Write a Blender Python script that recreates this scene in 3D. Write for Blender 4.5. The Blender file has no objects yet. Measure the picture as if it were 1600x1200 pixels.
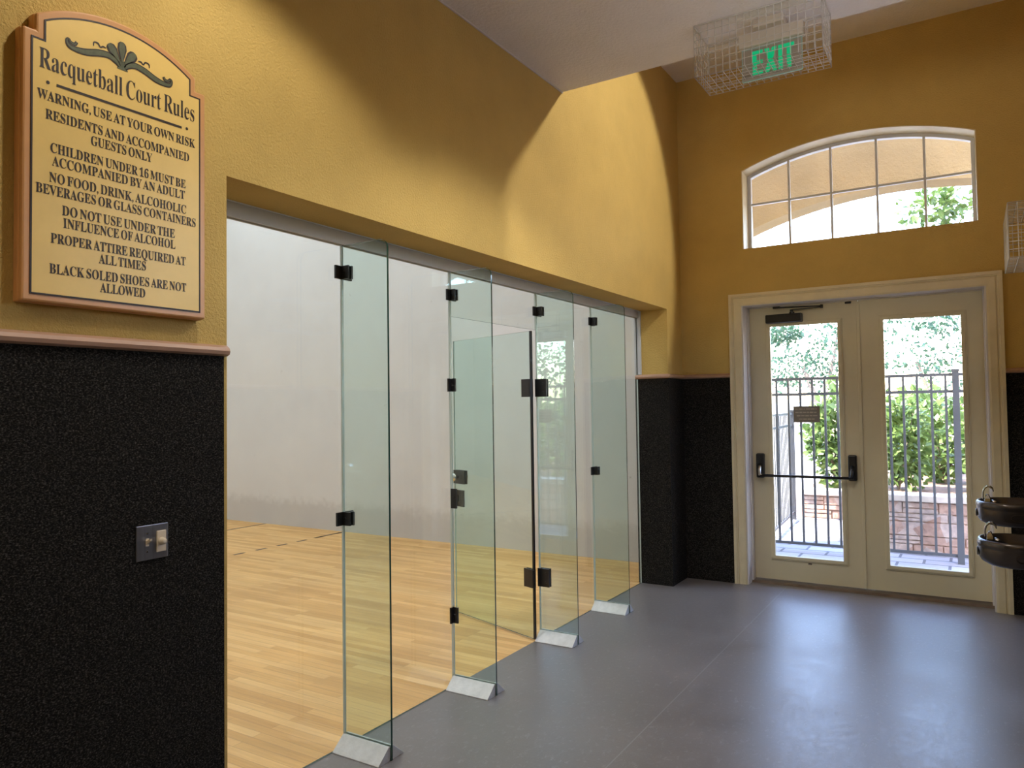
import bpy, bmesh, math, random
from mathutils import Vector, Matrix
import numpy as np

C = bpy.context.scene.collection
sc = bpy.context.scene
PI = math.pi

# ------------------------------------------------------------------ camera
cam = bpy.data.cameras.new('camera')
cam.sensor_fit = 'HORIZONTAL'; cam.sensor_width = 36.0
cam.lens = 1157.52 / 1600 * 36.0
cam.clip_start = 0.05; cam.clip_end = 200
cam_o = bpy.data.objects.new('camera', cam); C.objects.link(cam_o)
_r = Vector((0.84945068, 0.52748499, -0.01389695))
_u = Vector((0.0286115, -0.0197456, 0.99939556))
_f = Vector((-0.52689176, 0.84933486, 0.03186505))
M = Matrix.Identity(4)
for i in range(3):
    M[i][0] = _r[i]; M[i][1] = _u[i]; M[i][2] = -_f[i]
M[0][3], M[1][3], M[2][3] = 2.299, 0.0, 1.6
cam_o.matrix_world = M
sc.camera = cam_o

# ------------------------------------------------------------------ sky, sun, exposure
W = bpy.data.worlds.new('sky'); sc.world = W; W.use_nodes = True
wn = W.node_tree; wn.nodes.clear()
w_out = wn.nodes.new('ShaderNodeOutputWorld'); w_bg = wn.nodes.new('ShaderNodeBackground')
w_sky = wn.nodes.new('ShaderNodeTexSky'); w_sky.sky_type = 'NISHITA'; w_sky.sun_disc = False
w_sky.sun_elevation = math.radians(58); w_sky.sun_rotation = math.radians(160)
w_sky.air_density = 1.6; w_sky.dust_density = 1.2
w_bg.inputs['Strength'].default_value = 2.2
w_tint = wn.nodes.new('ShaderNodeMix'); w_tint.data_type = 'RGBA'; w_tint.blend_type = 'MULTIPLY'; w_tint.inputs[0].default_value = 1.0
w_tint.inputs[7].default_value = (0.98, 0.95, 1.16, 1)
wn.links.new(w_sky.outputs[0], w_tint.inputs[6]); wn.links.new(w_tint.outputs[2], w_bg.inputs['Color']); wn.links.new(w_bg.outputs[0], w_out.inputs['Surface'])
sun = bpy.data.lights.new('sun', 'SUN'); sun.energy = 30.0; sun.angle = math.radians(0.6); sun.color = (1.0, 0.95, 0.86)
sun_o = bpy.data.objects.new('sun', sun); C.objects.link(sun_o)
sun_o.rotation_euler = Vector((0.52, 0.22, -0.82)).to_track_quat('-Z', 'Y').to_euler()

def spot(name, loc, to, power, deg, blend, color, size=0.06):
    l = bpy.data.lights.new(name, 'SPOT'); l.energy = power; l.spot_size = math.radians(deg); l.spot_blend = blend
    l.color = color; l.shadow_soft_size = size
    o = bpy.data.objects.new(name, l); C.objects.link(o); o.location = loc
    o.rotation_euler = (Vector(to) - Vector(loc)).to_track_quat('-Z', 'Y').to_euler()
    return o
def area(name, loc, to, power, sx, sy, color, spread=180):
    l = bpy.data.lights.new(name, 'AREA'); l.shape = 'RECTANGLE'; l.size = sx; l.size_y = sy; l.energy = power; l.color = color
    l.spread = math.radians(spread)
    o = bpy.data.objects.new(name, l); C.objects.link(o); o.location = loc
    o.rotation_euler = (Vector(to) - Vector(loc)).to_track_quat('-Z', 'Y').to_euler()
    return o
WARM = (1.0, 0.94, 0.83)
spot('downlight', (0.80, 1.60, 3.70), (0.80, 1.60, 0), 66, 126, 0.34, WARM)
spot('downlight', (1.40, 3.25, 3.70), (1.40, 3.25, 0), 112, 126, 0.34, WARM)
spot('aimed_spot', (2.40, 5.20, 4.60), (0.0, 5.13, 3.31), 250, 57, 0.16, WARM)
spot('aimed_spot', (2.45, 0.35, 2.85), (1.75, 6.74, 4.02), 150, 40, 1.0, (1.0, 0.96, 0.92), 0.30)  # added soft spot without a known fixture, brightens the wall above the arched window
spot('downlight', (1.9, -1.6, 3.70), (1.9, -1.6, 0), 175, 150, 0.5, WARM, 0.1)
for cx in (-2.4, -6.0, -9.8):
    for cy in (2.4, 5.7):
        area('court_light', (cx, cy, 6.05), (cx, cy, 0), 56, 1.2, 0.6, (0.82, 0.93, 1.0))
sc.view_settings.view_transform = 'Standard'; sc.view_settings.look = 'None'
sc.view_settings.exposure = 0.0; sc.view_settings.gamma = 1.0; sc.view_settings.use_curve_mapping = False
sc.cycles.use_denoising = True
sc.cycles.max_bounces = 16; sc.cycles.diffuse_bounces = 6; sc.cycles.glossy_bounces = 6
sc.cycles.transparent_max_bounces = 48; sc.cycles.transmission_bounces = 8
sc.cycles.sample_clamp_indirect = 8.0

# ------------------------------------------------------------------ materials
def new_mat(name):
    m = bpy.data.materials.new(name); m.use_nodes = True
    t = m.node_tree; t.nodes.clear()
    out = t.nodes.new('ShaderNodeOutputMaterial')
    return m, t, out
def N(t, kind, **kw):
    n = t.nodes.new(kind)
    for k, v in kw.items():
        if k in n.inputs: n.inputs[k].default_value = v
        else: setattr(n, k, v)
    return n
def coords(t, scale=(1, 1, 1)):
    tc = N(t, 'ShaderNodeTexCoord'); mp = N(t, 'ShaderNodeMapping'); mp.inputs['Scale'].default_value = scale
    t.links.new(tc.outputs['Object'], mp.inputs['Vector'])
    return mp.outputs[0]
def ramp(t, fac, stops):
    r = N(t, 'ShaderNodeValToRGB')
    while len(r.color_ramp.elements) < len(stops): r.color_ramp.elements.new(0.5)
    for e, (p, c) in zip(r.color_ramp.elements, stops):
        e.position = p; e.color = (*c, 1) if len(c) == 3 else c
    t.links.new(fac, r.inputs[0]); return r.outputs[0]
def mat(name, col, rough=0.5, metal=0.0, var=0.10, vscale=3.0, bump=0.0, bscale=200.0, spec=0.5, stretch=(1, 1, 1), coat=0.0):
    """plain surface with a little colour variation and an optional fine bump"""
    m, t, out = new_mat(name)
    b = N(t, 'ShaderNodeBsdfPrincipled', Roughness=rough, Metallic=metal)
    b.inputs['Specular IOR Level'].default_value = spec
    b.inputs['Coat Weight'].default_value = coat
    v = coords(t, stretch)
    n = N(t, 'ShaderNodeTexNoise', Scale=vscale, Detail=5.0, Roughness=0.6)
    t.links.new(v, n.inputs['Vector'])
    lo = tuple(c * (1 - var) for c in col); hi = tuple(min(1, c * (1 + var)) for c in col)
    t.links.new(ramp(t, n.outputs['Fac'], [(0.3, lo), (0.7, hi)]), b.inputs['Base Color'])
    if bump:
        n2 = N(t, 'ShaderNodeTexNoise', Scale=bscale, Detail=4.0, Roughness=0.65)
        t.links.new(v, n2.inputs['Vector'])
        bp = N(t, 'ShaderNodeBump', Strength=bump, Distance=0.008)
        t.links.new(n2.outputs['Fac'], bp.inputs['Height']); t.links.new(bp.outputs[0], b.inputs['Normal'])
    t.links.new(b.outputs[0], out.inputs['Surface'])
    return m
def glass_mat(name, tint):
    m, t, out = new_mat(name)
    g = N(t, 'ShaderNodeNewGeometry')
    mr = N(t, 'ShaderNodeMapRange'); mr.inputs['To Min'].default_value = 1.5; mr.inputs['To Max'].default_value = 1 / 1.5
    t.links.new(g.outputs['Backfacing'], mr.inputs['Value'])
    fr = N(t, 'ShaderNodeFresnel'); t.links.new(mr.outputs[0], fr.inputs['IOR'])
    tr = N(t, 'ShaderNodeBsdfTransparent'); tr.inputs['Color'].default_value = (*tint, 1)
    gl = N(t, 'ShaderNodeBsdfGlossy', Roughness=0.0); gl.inputs['Color'].default_value = (0.96, 1.0, 0.98, 1)
    mx = N(t, 'ShaderNodeMixShader')
    t.links.new(fr.outputs[0], mx.inputs[0]); t.links.new(tr.outputs[0], mx.inputs[1]); t.links.new(gl.outputs[0], mx.inputs[2])
    t.links.new(mx.outputs[0], out.inputs['Surface'])
    return m
def stucco_mat(name, col, bump=0.35, scale=150.0, var=0.08):
    return mat(name, col, rough=0.75, var=var, vscale=2.2, bump=bump, bscale=scale, spec=0.25)

m_wall = stucco_mat('yellow orange peel paint', (0.575, 0.395, 0.122), 0.8, 95)
m_ceil = stucco_mat('white knockdown ceiling', (0.83, 0.785, 0.745), 0.8, 48, 0.04)
m_court = None
def court_wall_mat():
    m, t, out = new_mat('white court plaster')
    b = N(t, 'ShaderNodeBsdfPrincipled', Roughness=0.45); b.inputs['Specular IOR Level'].default_value = 0.3
    v = coords(t)
    n = N(t, 'ShaderNodeTexNoise', Scale=1.6, Detail=8.0, Roughness=0.7); t.links.new(v, n.inputs['Vector'])
    base = ramp(t, n.outputs['Fac'], [(0.3, (0.69, 0.69, 0.695)), (0.7, (0.75, 0.755, 0.76))])
    # scuffs: small dark ball marks, mostly near the floor
    n2 = N(t, 'ShaderNodeTexNoise', Scale=9.0, Detail=4.0, Roughness=0.75); t.links.new(v, n2.inputs['Vector'])
    mk = ramp(t, n2.outputs['Fac'], [(0.69, (0, 0, 0)), (0.73, (1, 1, 1))])
    sx = N(t, 'ShaderNodeSeparateXYZ'); t.links.new(v, sx.inputs[0])
    n3 = N(t, 'ShaderNodeTexNoise', Scale=9.0, Detail=10.0, Roughness=0.85); t.links.new(v, n3.inputs['Vector'])
    ad = N(t, 'ShaderNodeMath', operation='MULTIPLY_ADD'); ad.inputs[1].default_value = -0.55; t.links.new(n3.outputs['Fac'], ad.inputs[0]); t.links.new(sx.outputs['Z'], ad.inputs[2])
    low = ramp(t, ad.outputs[0], [(0.0, (1, 1, 1)), (0.14, (0, 0, 0))])
    mm = N(t, 'ShaderNodeMath', operation='MULTIPLY'); mm.inputs[1].default_value = 0.30; t.links.new(low, mm.inputs[0])
    m2 = N(t, 'ShaderNodeMath', operation='MULTIPLY'); m2.inputs[1].default_value = 0.35; t.links.new(mk, m2.inputs[0])
    mxv = N(t, 'ShaderNodeMath', operation='MAXIMUM'); t.links.new(mm.outputs[0], mxv.inputs[0]); t.links.new(m2.outputs[0], mxv.inputs[1])
    mix = N(t, 'ShaderNodeMix', data_type='RGBA')
    t.links.new(mxv.outputs[0], mix.inputs[0]); t.links.new(base, mix.inputs[6]); mix.inputs[7].default_value = (0.30, 0.28, 0.26, 1)
    t.links.new(mix.outputs[2], b.inputs['Base Color']); t.links.new(b.outputs[0], out.inputs['Surface'])
    return m
m_court = court_wall_mat()
def wood_mat():
    m, t, out = new_mat('maple strip floor')
    b = N(t, 'ShaderNodeBsdfPrincipled', Roughness=0.38); b.inputs['Specular IOR Level'].default_value = 0.3
    v = coords(t)
    br = N(t, 'ShaderNodeTexBrick'); br.offset = 0.37; br.offset_frequency = 2
    br.inputs['Scale'].default_value = 1.0; br.inputs['Mortar Size'].default_value = 0.0009; br.inputs['Brick Width'].default_value = 0.75
    br.inputs['Row Height'].default_value = 0.057; br.inputs['Bias'].default_value = 0.0
    br.inputs['Color1'].default_value = (0.0, 0.0, 0.0, 1); br.inputs['Color2'].default_value = (1, 1, 1, 1); br.inputs['Mortar'].default_value = (0.0, 0.0, 0.0, 1)
    t.links.new(v, br.inputs['Vector'])
    v2 = coords(t, (1.2, 22, 1)); n = N(t, 'ShaderNodeTexNoise', Scale=2.5, Detail=6.0, Roughness=0.65); t.links.new(v2, n.inputs['Vector'])
    v3 = coords(t, (0.5, 2.0, 1)); n3 = N(t, 'ShaderNodeTexNoise', Scale=2.0, Detail=3.0); t.links.new(v3, n3.inputs['Vector'])
    c1 = ramp(t, br.outputs['Color'], [(0.0, (0.70, 0.385, 0.125)), (0.5, (0.80, 0.465, 0.165)), (1.0, (0.89, 0.56, 0.225))])
    c2 = ramp(t, n.outputs['Fac'], [(0.3, (0.89, 0.87, 0.84)), (0.7, (1.07, 1.07, 1.06))])
    c3 = ramp(t, n3.outputs['Fac'], [(0.3, (0.90, 0.88, 0.86)), (0.7, (1.05, 1.05, 1.05))])
    a = N(t, 'ShaderNodeMix', data_type='RGBA', blend_type='MULTIPLY'); a.inputs[0].default_value = 1; t.links.new(c1, a.inputs[6]); t.links.new(c2, a.inputs[7])
    a2 = N(t, 'ShaderNodeMix', data_type='RGBA', blend_type='MULTIPLY'); a2.inputs[0].default_value = 1; t.links.new(a.outputs[2], a2.inputs[6]); t.links.new(c3, a2.inputs[7])
    dk = N(t, 'ShaderNodeMix', data_type='RGBA'); t.links.new(br.outputs['Fac'], dk.inputs[0]); t.links.new(a2.outputs[2], dk.inputs[6]); dk.inputs[7].default_value = (0.42, 0.23, 0.10, 1)
    t.links.new(dk.outputs[2], b.inputs['Base Color']); t.links.new(b.outputs[0], out.inputs['Surface'])
    return m
m_wood = wood_mat()
def vinyl_mat():
    m, t, out = new_mat('scuffed grey sheet floor')
    b = N(t, 'ShaderNodeBsdfPrincipled'); b.inputs['Specular IOR Level'].default_value = 0.62
    v = coords(t)
    n = N(t, 'ShaderNodeTexNoise', Scale=1.3, Detail=9.0, Roughness=0.72); t.links.new(v, n.inputs['Vector'])
    v2 = coords(t, (4.5, 2.4, 1)); s = N(t, 'ShaderNodeTexNoise', Scale=7.0, Detail=9.0, Roughness=0.85, Distortion=0.4); t.links.new(v2, s.inputs['Vector'])
    base = ramp(t, n.outputs['Fac'], [(0.25, (0.138, 0.122, 0.118)), (0.75, (0.200, 0.180, 0.176))])
    scf = ramp(t, s.outputs['Fac'], [(0.53, (0, 0, 0)), (0.68, (1, 1, 1))])
    sm = N(t, 'ShaderNodeMath', operation='MULTIPLY'); sm.inputs[1].default_value = 0.38; t.links.new(scf, sm.inputs[0])
    mx = N(t, 'ShaderNodeMix', data_type='RGBA'); t.links.new(sm.outputs[0], mx.inputs[0]); t.links.new(base, mx.inputs[6]); mx.inputs[7].default_value = (0.45, 0.44, 0.44, 1)
    # welded seams between the 1.83 m sheets
    sx = N(t, 'ShaderNodeSeparateXYZ'); t.links.new(v, sx.inputs[0])
    d = N(t, 'ShaderNodeMath', operation='ADD'); d.inputs[1].default_value = -0.875; t.links.new(sx.outputs['X'], d.inputs[0])
    ab = N(t, 'ShaderNodeMath', operation='ABSOLUTE'); t.links.new(d.outputs[0], ab.inputs[0])
    ln = N(t, 'ShaderNodeMath', operation='LESS_THAN'); ln.inputs[1].default_value = 0.003; t.links.new(ab.outputs[0], ln.inputs[0])
    mx2 = N(t, 'ShaderNodeMix', data_type='RGBA'); t.links.new(ln.outputs[0], mx2.inputs[0]); t.links.new(mx.outputs[2], mx2.inputs[6]); mx2.inputs[7].default_value = (0.24, 0.23, 0.23, 1)
    t.links.new(mx2.outputs[2], b.inputs['Base Color'])
    rs_ = N(t, 'ShaderNodeMath', operation='MULTIPLY_ADD'); rs_.inputs[1].default_value = 0.42; rs_.inputs[2].default_value = 0.0
    t.links.new(s.outputs['Fac'], rs_.inputs[0])
    ra = N(t, 'ShaderNodeMath', operation='MULTIPLY_ADD'); ra.inputs[1].default_value = 0.33; t.links.new(n.outputs['Fac'], ra.inputs[0]); t.links.new(rs_.outputs[0], ra.inputs[2]); mxr = N(t, 'ShaderNodeMath', operation='MAXIMUM'); mxr.inputs[1].default_value = 0.31; t.links.new(ra.outputs[0], mxr.inputs[0]); t.links.new(mxr.outputs[0], b.inputs['Roughness'])
    n4 = N(t, 'ShaderNodeTexNoise', Scale=26, Detail=6.0, Roughness=0.75); t.links.new(v, n4.inputs['Vector'])
    bp = N(t, 'ShaderNodeBump', Strength=0.22, Distance=0.003); t.links.new(n4.outputs['Fac'], bp.inputs['Height']); t.links.new(bp.outputs[0], b.inputs['Normal'])
    t.links.new(b.outputs[0], out.inputs['Surface'])
    return m
m_floor = vinyl_mat()
def carpet_mat():
    m, t, out = new_mat('black loop carpet')
    b = N(t, 'ShaderNodeBsdfPrincipled', Roughness=0.95); b.inputs['Specular IOR Level'].default_value = 0.1
    v = coords(t, (1, 1, 1.6)); n = N(t, 'ShaderNodeTexNoise', Scale=150, Detail=4.0, Roughness=0.75); t.links.new(v, n.inputs['Vector'])
    t.links.new(ramp(t, n.outputs['Fac'], [(0.38, (0.002, 0.002, 0.002)), (0.54, (0.020, 0.018, 0.016)), (0.72, (0.14, 0.125, 0.11))]), b.inputs['Base Color'])
    bp = N(t, 'ShaderNodeBump', Strength=1.0, Distance=0.006); t.links.new(n.outputs['Fac'], bp.inputs['Height']); t.links.new(bp.outputs[0], b.inputs['Normal'])
    t.links.new(b.outputs[0], out.inputs['Surface'])
    return m
m_carpet = carpet_mat()
def brick_mat(name, c1, c2, mortar, bw, rh, ms, scale=1.0, rough=0.8):
    m, t, out = new_mat(name)
    b = N(t, 'ShaderNodeBsdfPrincipled', Roughness=rough)
    v = coords(t); br = N(t, 'ShaderNodeTexBrick'); t.links.new(v, br.inputs['Vector'])
    br.inputs['Scale'].default_value = scale; br.inputs['Brick Width'].default_value = bw; br.inputs['Row Height'].default_value = rh; br.inputs['Mortar Size'].default_value = ms
    br.inputs['Color1'].default_value = (*c1, 1); br.inputs['Color2'].default_value = (*c2, 1); br.inputs['Mortar'].default_value = (*mortar, 1)
    t.links.new(br.outputs['Color'], b.inputs['Base Color']); t.links.new(b.outputs[0], out.inputs['Surface'])
    return m
def leaf_mat(name, c_dark, c_light):
    m, t, out = new_mat(name)
    b = N(t, 'ShaderNodeBsdfPrincipled', Roughness=0.42)
    v = coords(t); n = N(t, 'ShaderNodeTexNoise', Scale=7.0, Detail=4.0); t.links.new(v, n.inputs['Vector'])
    col = ramp(t, n.outputs['Fac'], [(0.3, c_dark), (0.7, c_light)]); t.links.new(col, b.inputs['Base Color'])
    tl = N(t, 'ShaderNodeBsdfTranslucent'); t.links.new(col, tl.inputs['Color'])
    mx = N(t, 'ShaderNodeMixShader'); mx.inputs[0].default_value = 0.35
    t.links.new(b.outputs[0], mx.inputs[1]); t.links.new(tl.outputs[0], mx.inputs[2]); t.links.new(mx.outputs[0], out.inputs['Surface'])
    return m
def emit_mat(name, col, strength, base=0.2):
    m, t, out = new_mat(name)
    b = N(t, 'ShaderNodeBsdfPrincipled', Roughness=0.3); b.inputs['Base Color'].default_value = (*[c * base for c in col], 1)
    b.inputs['Emission Color'].default_value = (*col, 1); b.inputs['Emission Strength'].default_value = strength
    t.links.new(b.outputs[0], out.inputs['Surface']); return m

m_glass = glass_mat('tempered glass', (0.975, 0.99, 0.984))
m_glass_thick = glass_mat('thick green tinged glass', (0.895, 0.965, 0.948))
m_win = glass_mat('window glass', (0.985, 0.995, 0.99))
m_edge = mat('glass edge', (0.012, 0.045, 0.036), rough=0.08, var=0.2, vscale=8, spec=0.6)
m_edge_pale = mat('bright lit glass edge', (0.50, 0.58, 0.55), rough=0.15, var=0.1, vscale=8, spec=0.6)  # cut edges that catch light: their brightness is put into the colour
m_black = mat('black hardware', (0.010, 0.010, 0.011), rough=0.38, var=0.15)
m_alu = mat('scuffed aluminium', (0.56, 0.55, 0.54), rough=0.48, metal=0.55, var=0.12, vscale=16, bump=0.15, bscale=60)
m_steel = mat('satin nickel', (0.62, 0.58, 0.52), rough=0.22, metal=1.0, var=0.05)
m_channel = mat('grey glazing channel', (0.50, 0.51, 0.53), rough=0.5, metal=0.0, var=0.05)
m_rail = mat('tan painted rail', (0.40, 0.235, 0.155), rough=0.45, var=0.08, vscale=6)
m_cream = mat('cream trim paint', (0.70, 0.61, 0.41), rough=0.42, var=0.07, vscale=5)
m_jamb = mat('white jamb paint', (0.66, 0.62, 0.60), rough=0.4, var=0.05)
m_door = mat('beige door paint', (0.68, 0.61, 0.42), rough=0.42, var=0.05, vscale=2)
m_thresh = mat('bronze threshold', (0.16, 0.12, 0.09), rough=0.4, metal=0.5, var=0.2, vscale=12)
m_winframe = mat('white aluminium sash', (0.62, 0.63, 0.65), rough=0.35, var=0.03)
m_signwood = mat('tan sign frame', (0.60, 0.30, 0.115), rough=0.35, var=0.06, vscale=9)
m_signface = mat('cream yellow sign face', (0.82, 0.565, 0.165), rough=0.38, var=0.05, vscale=8)
m_ink = mat('dark brown lettering', (0.022, 0.010, 0.006), rough=0.5, var=0.1)
m_ink_green = mat('olive green ornament', (0.085, 0.095, 0.045), rough=0.5, var=0.25, vscale=60)
m_plate = mat('brushed steel plate', (0.30, 0.29, 0.29), rough=0.36, metal=0.9, var=0.12, vscale=60, stretch=(1, 1, 0.05))
m_ivory = mat('ivory plastic', (0.66, 0.56, 0.42), rough=0.4, var=0.05)
m_cage = mat('white coated wire', (0.52, 0.49, 0.44), rough=0.4, var=0.08, vscale=30)
m_housing = mat('cream metal housing', (0.56, 0.50, 0.40), rough=0.45, var=0.05)
m_green = emit_mat('lit green lettering', (0.0, 0.62, 0.24), 0.55)
m_lens = mat('clear acrylic', (0.33, 0.29, 0.23), rough=0.15, var=0.05, spec=0.6)
m_lensedge = emit_mat('lit acrylic edge', (0.55, 0.80, 0.62), 0.16)
m_basin = mat('dark bronze basin', (0.085, 0.073, 0.066), rough=0.27, metal=0.8, var=0.08, vscale=10)
m_chrome = mat('polished chrome', (0.50, 0.49, 0.48), rough=0.14, metal=1.0, var=0.02)
m_fence = mat('black fence paint with haze', (0.06, 0.064, 0.072), rough=0.45, var=0.15, vscale=9)  # black lightened to grey blue: the haze over the fence is in the colour
m_paver = brick_mat('grey concrete pavers', (0.27, 0.255, 0.26), (0.35, 0.33, 0.33), (0.10, 0.095, 0.10), 0.46, 0.23, 0.014)
m_stucco = stucco_mat('tan exterior stucco', (0.36, 0.255, 0.118), 0.9, 28, 0.12)
m_pale = stucco_mat('pale garden stucco', (0.80, 0.79, 0.77), 0.4, 40)
def stone_mat():
    m, t, out = new_mat('stacked brown ledgestone')
    b = N(t, 'ShaderNodeBsdfPrincipled', Roughness=0.85)
    v = coords(t); n = N(t, 'ShaderNodeTexVoronoi', Scale=4.5); t.links.new(v, n.inputs['Vector'])
    n2 = N(t, 'ShaderNodeTexNoise', Scale=18.0, Detail=6.0); t.links.new(v, n2.inputs['Vector'])
    sp = N(t, 'ShaderNodeSeparateColor'); t.links.new(n.outputs['Color'], sp.inputs[0])
    c = ramp(t, sp.outputs[0], [(0.0, (0.40, 0.25, 0.19)), (0.4, (0.50, 0.33, 0.25)), (0.7, (0.48, 0.38, 0.33)), (1.0, (0.58, 0.44, 0.36))])
    c2 = ramp(t, n2.outputs['Fac'], [(0.3, (0.72, 0.72, 0.74)), (0.7, (1.1, 1.1, 1.1))])
    a = N(t, 'ShaderNodeMix', data_type='RGBA', blend_type='MULTIPLY'); a.inputs[0].default_value = 1; t.links.new(c, a.inputs[6]); t.links.new(c2, a.inputs[7])
    t.links.new(a.outputs[2], b.inputs['Base Color'])
    bp = N(t, 'ShaderNodeBump', Strength=0.8, Distance=0.02); t.links.new(n2.outputs['Fac'], bp.inputs['Height']); t.links.new(bp.outputs[0], b.inputs['Normal'])
    t.links.new(b.outputs[0], out.inputs['Surface']); return m
m_stone = stone_mat()
m_cap = mat('buff cap stone', (0.60, 0.52, 0.44), rough=0.8, var=0.15, vscale=7, bump=0.5, bscale=30)
m_mulch = mat('brown mulch', (0.20, 0.12, 0.08), rough=0.95, var=0.5, vscale=30, bump=1.0, bscale=50)
m_bark = mat('grey bark', (0.22, 0.17, 0.13), rough=0.9, var=0.3, vscale=20, bump=0.6, bscale=40)
m_leaf_hedge = leaf_mat('broad hedge leaf', (0.035, 0.085, 0.018), (0.26, 0.36, 0.10))
m_leaf_tree = leaf_mat('grey green tree leaf', (0.025, 0.075, 0.04), (0.075, 0.15, 0.08))
m_leaf_lime = leaf_mat('lime leaf', (0.05, 0.11, 0.015), (0.14, 0.20, 0.045))
m_sticker = mat('taupe sticker', (0.24, 0.215, 0.19), rough=0.5, var=0.05)
m_sticktext = mat('pale sticker print', (0.55, 0.50, 0.40), rough=0.5, var=0.05)
m_line = mat('dark court line paint', (0.07, 0.045, 0.035), rough=0.45, var=0.2, vscale=20)

# ------------------------------------------------------------------ mesh helpers
def box(bm, x0, x1, y0, y1, z0, z1):
    v = [bm.verts.new(p) for p in ((x0, y0, z0), (x1, y0, z0), (x1, y1, z0), (x0, y1, z0), (x0, y0, z1), (x1, y0, z1), (x1, y1, z1), (x0, y1, z1))]
    for f in ((3, 2, 1, 0), (4, 5, 6, 7), (0, 1, 5, 4), (1, 2, 6, 5), (2, 3, 7, 6), (3, 0, 4, 7)):
        bm.faces.new([v[i] for i in f])
def prism(bm, poly, fn, a, b):
    """extrude a 2-D polygon; fn(u, v, w) gives the 3-D point"""
    A = [bm.verts.new(fn(u, v, a)) for u, v in poly]; B = [bm.verts.new(fn(u, v, b)) for u, v in poly]
    n = len(poly)
    bm.faces.new(A[::-1]); bm.faces.new(B)
    for i in range(n):
        bm.faces.new((A[i], A[(i + 1) % n], B[(i + 1) % n], B[i]))
def strip(bm, outer, inner, fn, a, b):
    """closed band between two polygons with equal vertex counts"""
    n = len(outer); R = [[bm.verts.new(fn(u, v, w)) for u, v in P] for P, w in ((outer, a), (outer, b), (inner, b), (inner, a))]
    for i in range(n):
        j = (i + 1) % n
        for k in range(4):
            p, q = R[k], R[(k + 1) % 4]
            bm.faces.new((p[i], p[j], q[j], q[i]))
def tube(bm, pts, r, n=8, cap=True):
    pts = [Vector(p) for p in pts]; rings = []
    rs = r if isinstance(r, (list, tuple)) else [r] * len(pts)
    ref = None
    for i, p in enumerate(pts):
        d = (pts[min(i + 1, len(pts) - 1)] - pts[max(i - 1, 0)]).normalized()
        if ref is None:
            ref = d.orthogonal().normalized()
        ref = (ref - d * ref.dot(d)).normalized(); s = d.cross(ref)
        rings.append([bm.verts.new(p + (ref * math.cos(2 * PI * k / n) + s * math.sin(2 * PI * k / n)) * rs[i]) for k in range(n)])
    for a, b in zip(rings, rings[1:]):
        for k in range(n):
            bm.faces.new((a[k], a[(k + 1) % n], b[(k + 1) % n], b[k]))
    if cap:
        bm.faces.new(rings[0][::-1]); bm.faces.new(rings[-1])
def loft(bm, rings, close_first=True, close_last=True):
    R = [[bm.verts.new(p) for p in r] for r in rings]; n = len(R[0])
    for a, b in zip(R, R[1:]):
        for k in range(n):
            bm.faces.new((a[k], a[(k + 1) % n], b[(k + 1) % n], b[k]))
    if close_first: bm.faces.new(R[0][::-1])
    if close_last: bm.faces.new(R[-1])
def lathe(bm, prof, n, fn):
    """prof: (radius, height) pairs; fn(a, b, h) maps to 3-D"""
    loft(bm, [[fn(r * math.cos(2 * PI * k / n), r * math.sin(2 * PI * k / n), h) for k in range(n)] for r, h in prof])
def offset(poly, d):
    n = len(poly); out = []
    area2 = sum(poly[i][0] * poly[(i + 1) % n][1] - poly[(i + 1) % n][0] * poly[i][1] for i in range(n))
    s = 1 if area2 > 0 else -1
    for i in range(n):
        p0, p1, p2 = (Vector(poly[i - 1]), Vector(poly[i]), Vector(poly[(i + 1) % n]))
        a = (p1 - p0).normalized(); b = (p2 - p1).normalized()
        na = Vector((a.y, -a.x)) * s; nb = Vector((b.y, -b.x)) * s
        k = (na + nb); q = k / max(0.3, (1 + na.dot(nb)))
        out.append(tuple(p1 + q * d))
    return out
def world_loc(o):
    L = Vector((0, 0, 0))
    while o is not None:
        L += o.location; o = o.parent
    return L
def obj(name, bm, material, parent=None, bevel=0.0, smooth=False, local=False, mats=None):
    """link bm as one mesh object; coordinates are world ones unless local"""
    bmesh.ops.recalc_face_normals(bm, faces=bm.faces)
    if smooth:
        for f in bm.faces: f.smooth = True
    me = bpy.data.meshes.new(name); bm.to_mesh(me); bm.free()
    if parent is not None and not local:
        L = world_loc(parent)
        me.transform(Matrix.Translation(-L))
    for mm in (mats or [material]): me.materials.append(mm)
    o = bpy.data.objects.new(name, me); C.objects.link(o)
    if parent is not None: o.parent = parent
    if bevel:
        b = o.modifiers.new('bevel', 'BEVEL'); b.width = bevel; b.segments = 2; b.limit_method = 'ANGLE'; b.angle_limit = math.radians(40)
    if smooth and not bevel:
        pass
    return o
def BM(): return bmesh.new()
def boxes(name, material, parent, *bs, bevel=0.0):
    bm = BM()
    for b in bs: box(bm, *b)
    return obj(name, bm, material, parent, bevel)
def struct(o, label=None):
    o['kind'] = 'structure'
    if label: o['label'] = label
    return o
def thing(name, label, cat, loc=(0, 0, 0), group=None, rotz=0.0):
    o = bpy.data.objects.new(name, None); C.objects.link(o); o.location = loc; o.rotation_euler = (0, 0, rotz)
    o.empty_display_size = 0.1
    o['label'] = label; o['category'] = cat
    if group: o['group'] = group
    return o
def tag(o, label, cat, group=None):
    o['label'] = label; o['category'] = cat
    if group: o['group'] = group
    return o
def copy_tree(o, parent=None):
    c = o.copy(); C.objects.link(c); c.parent = parent
    for ch in list(o.children): copy_tree(ch, c)
    return c

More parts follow.
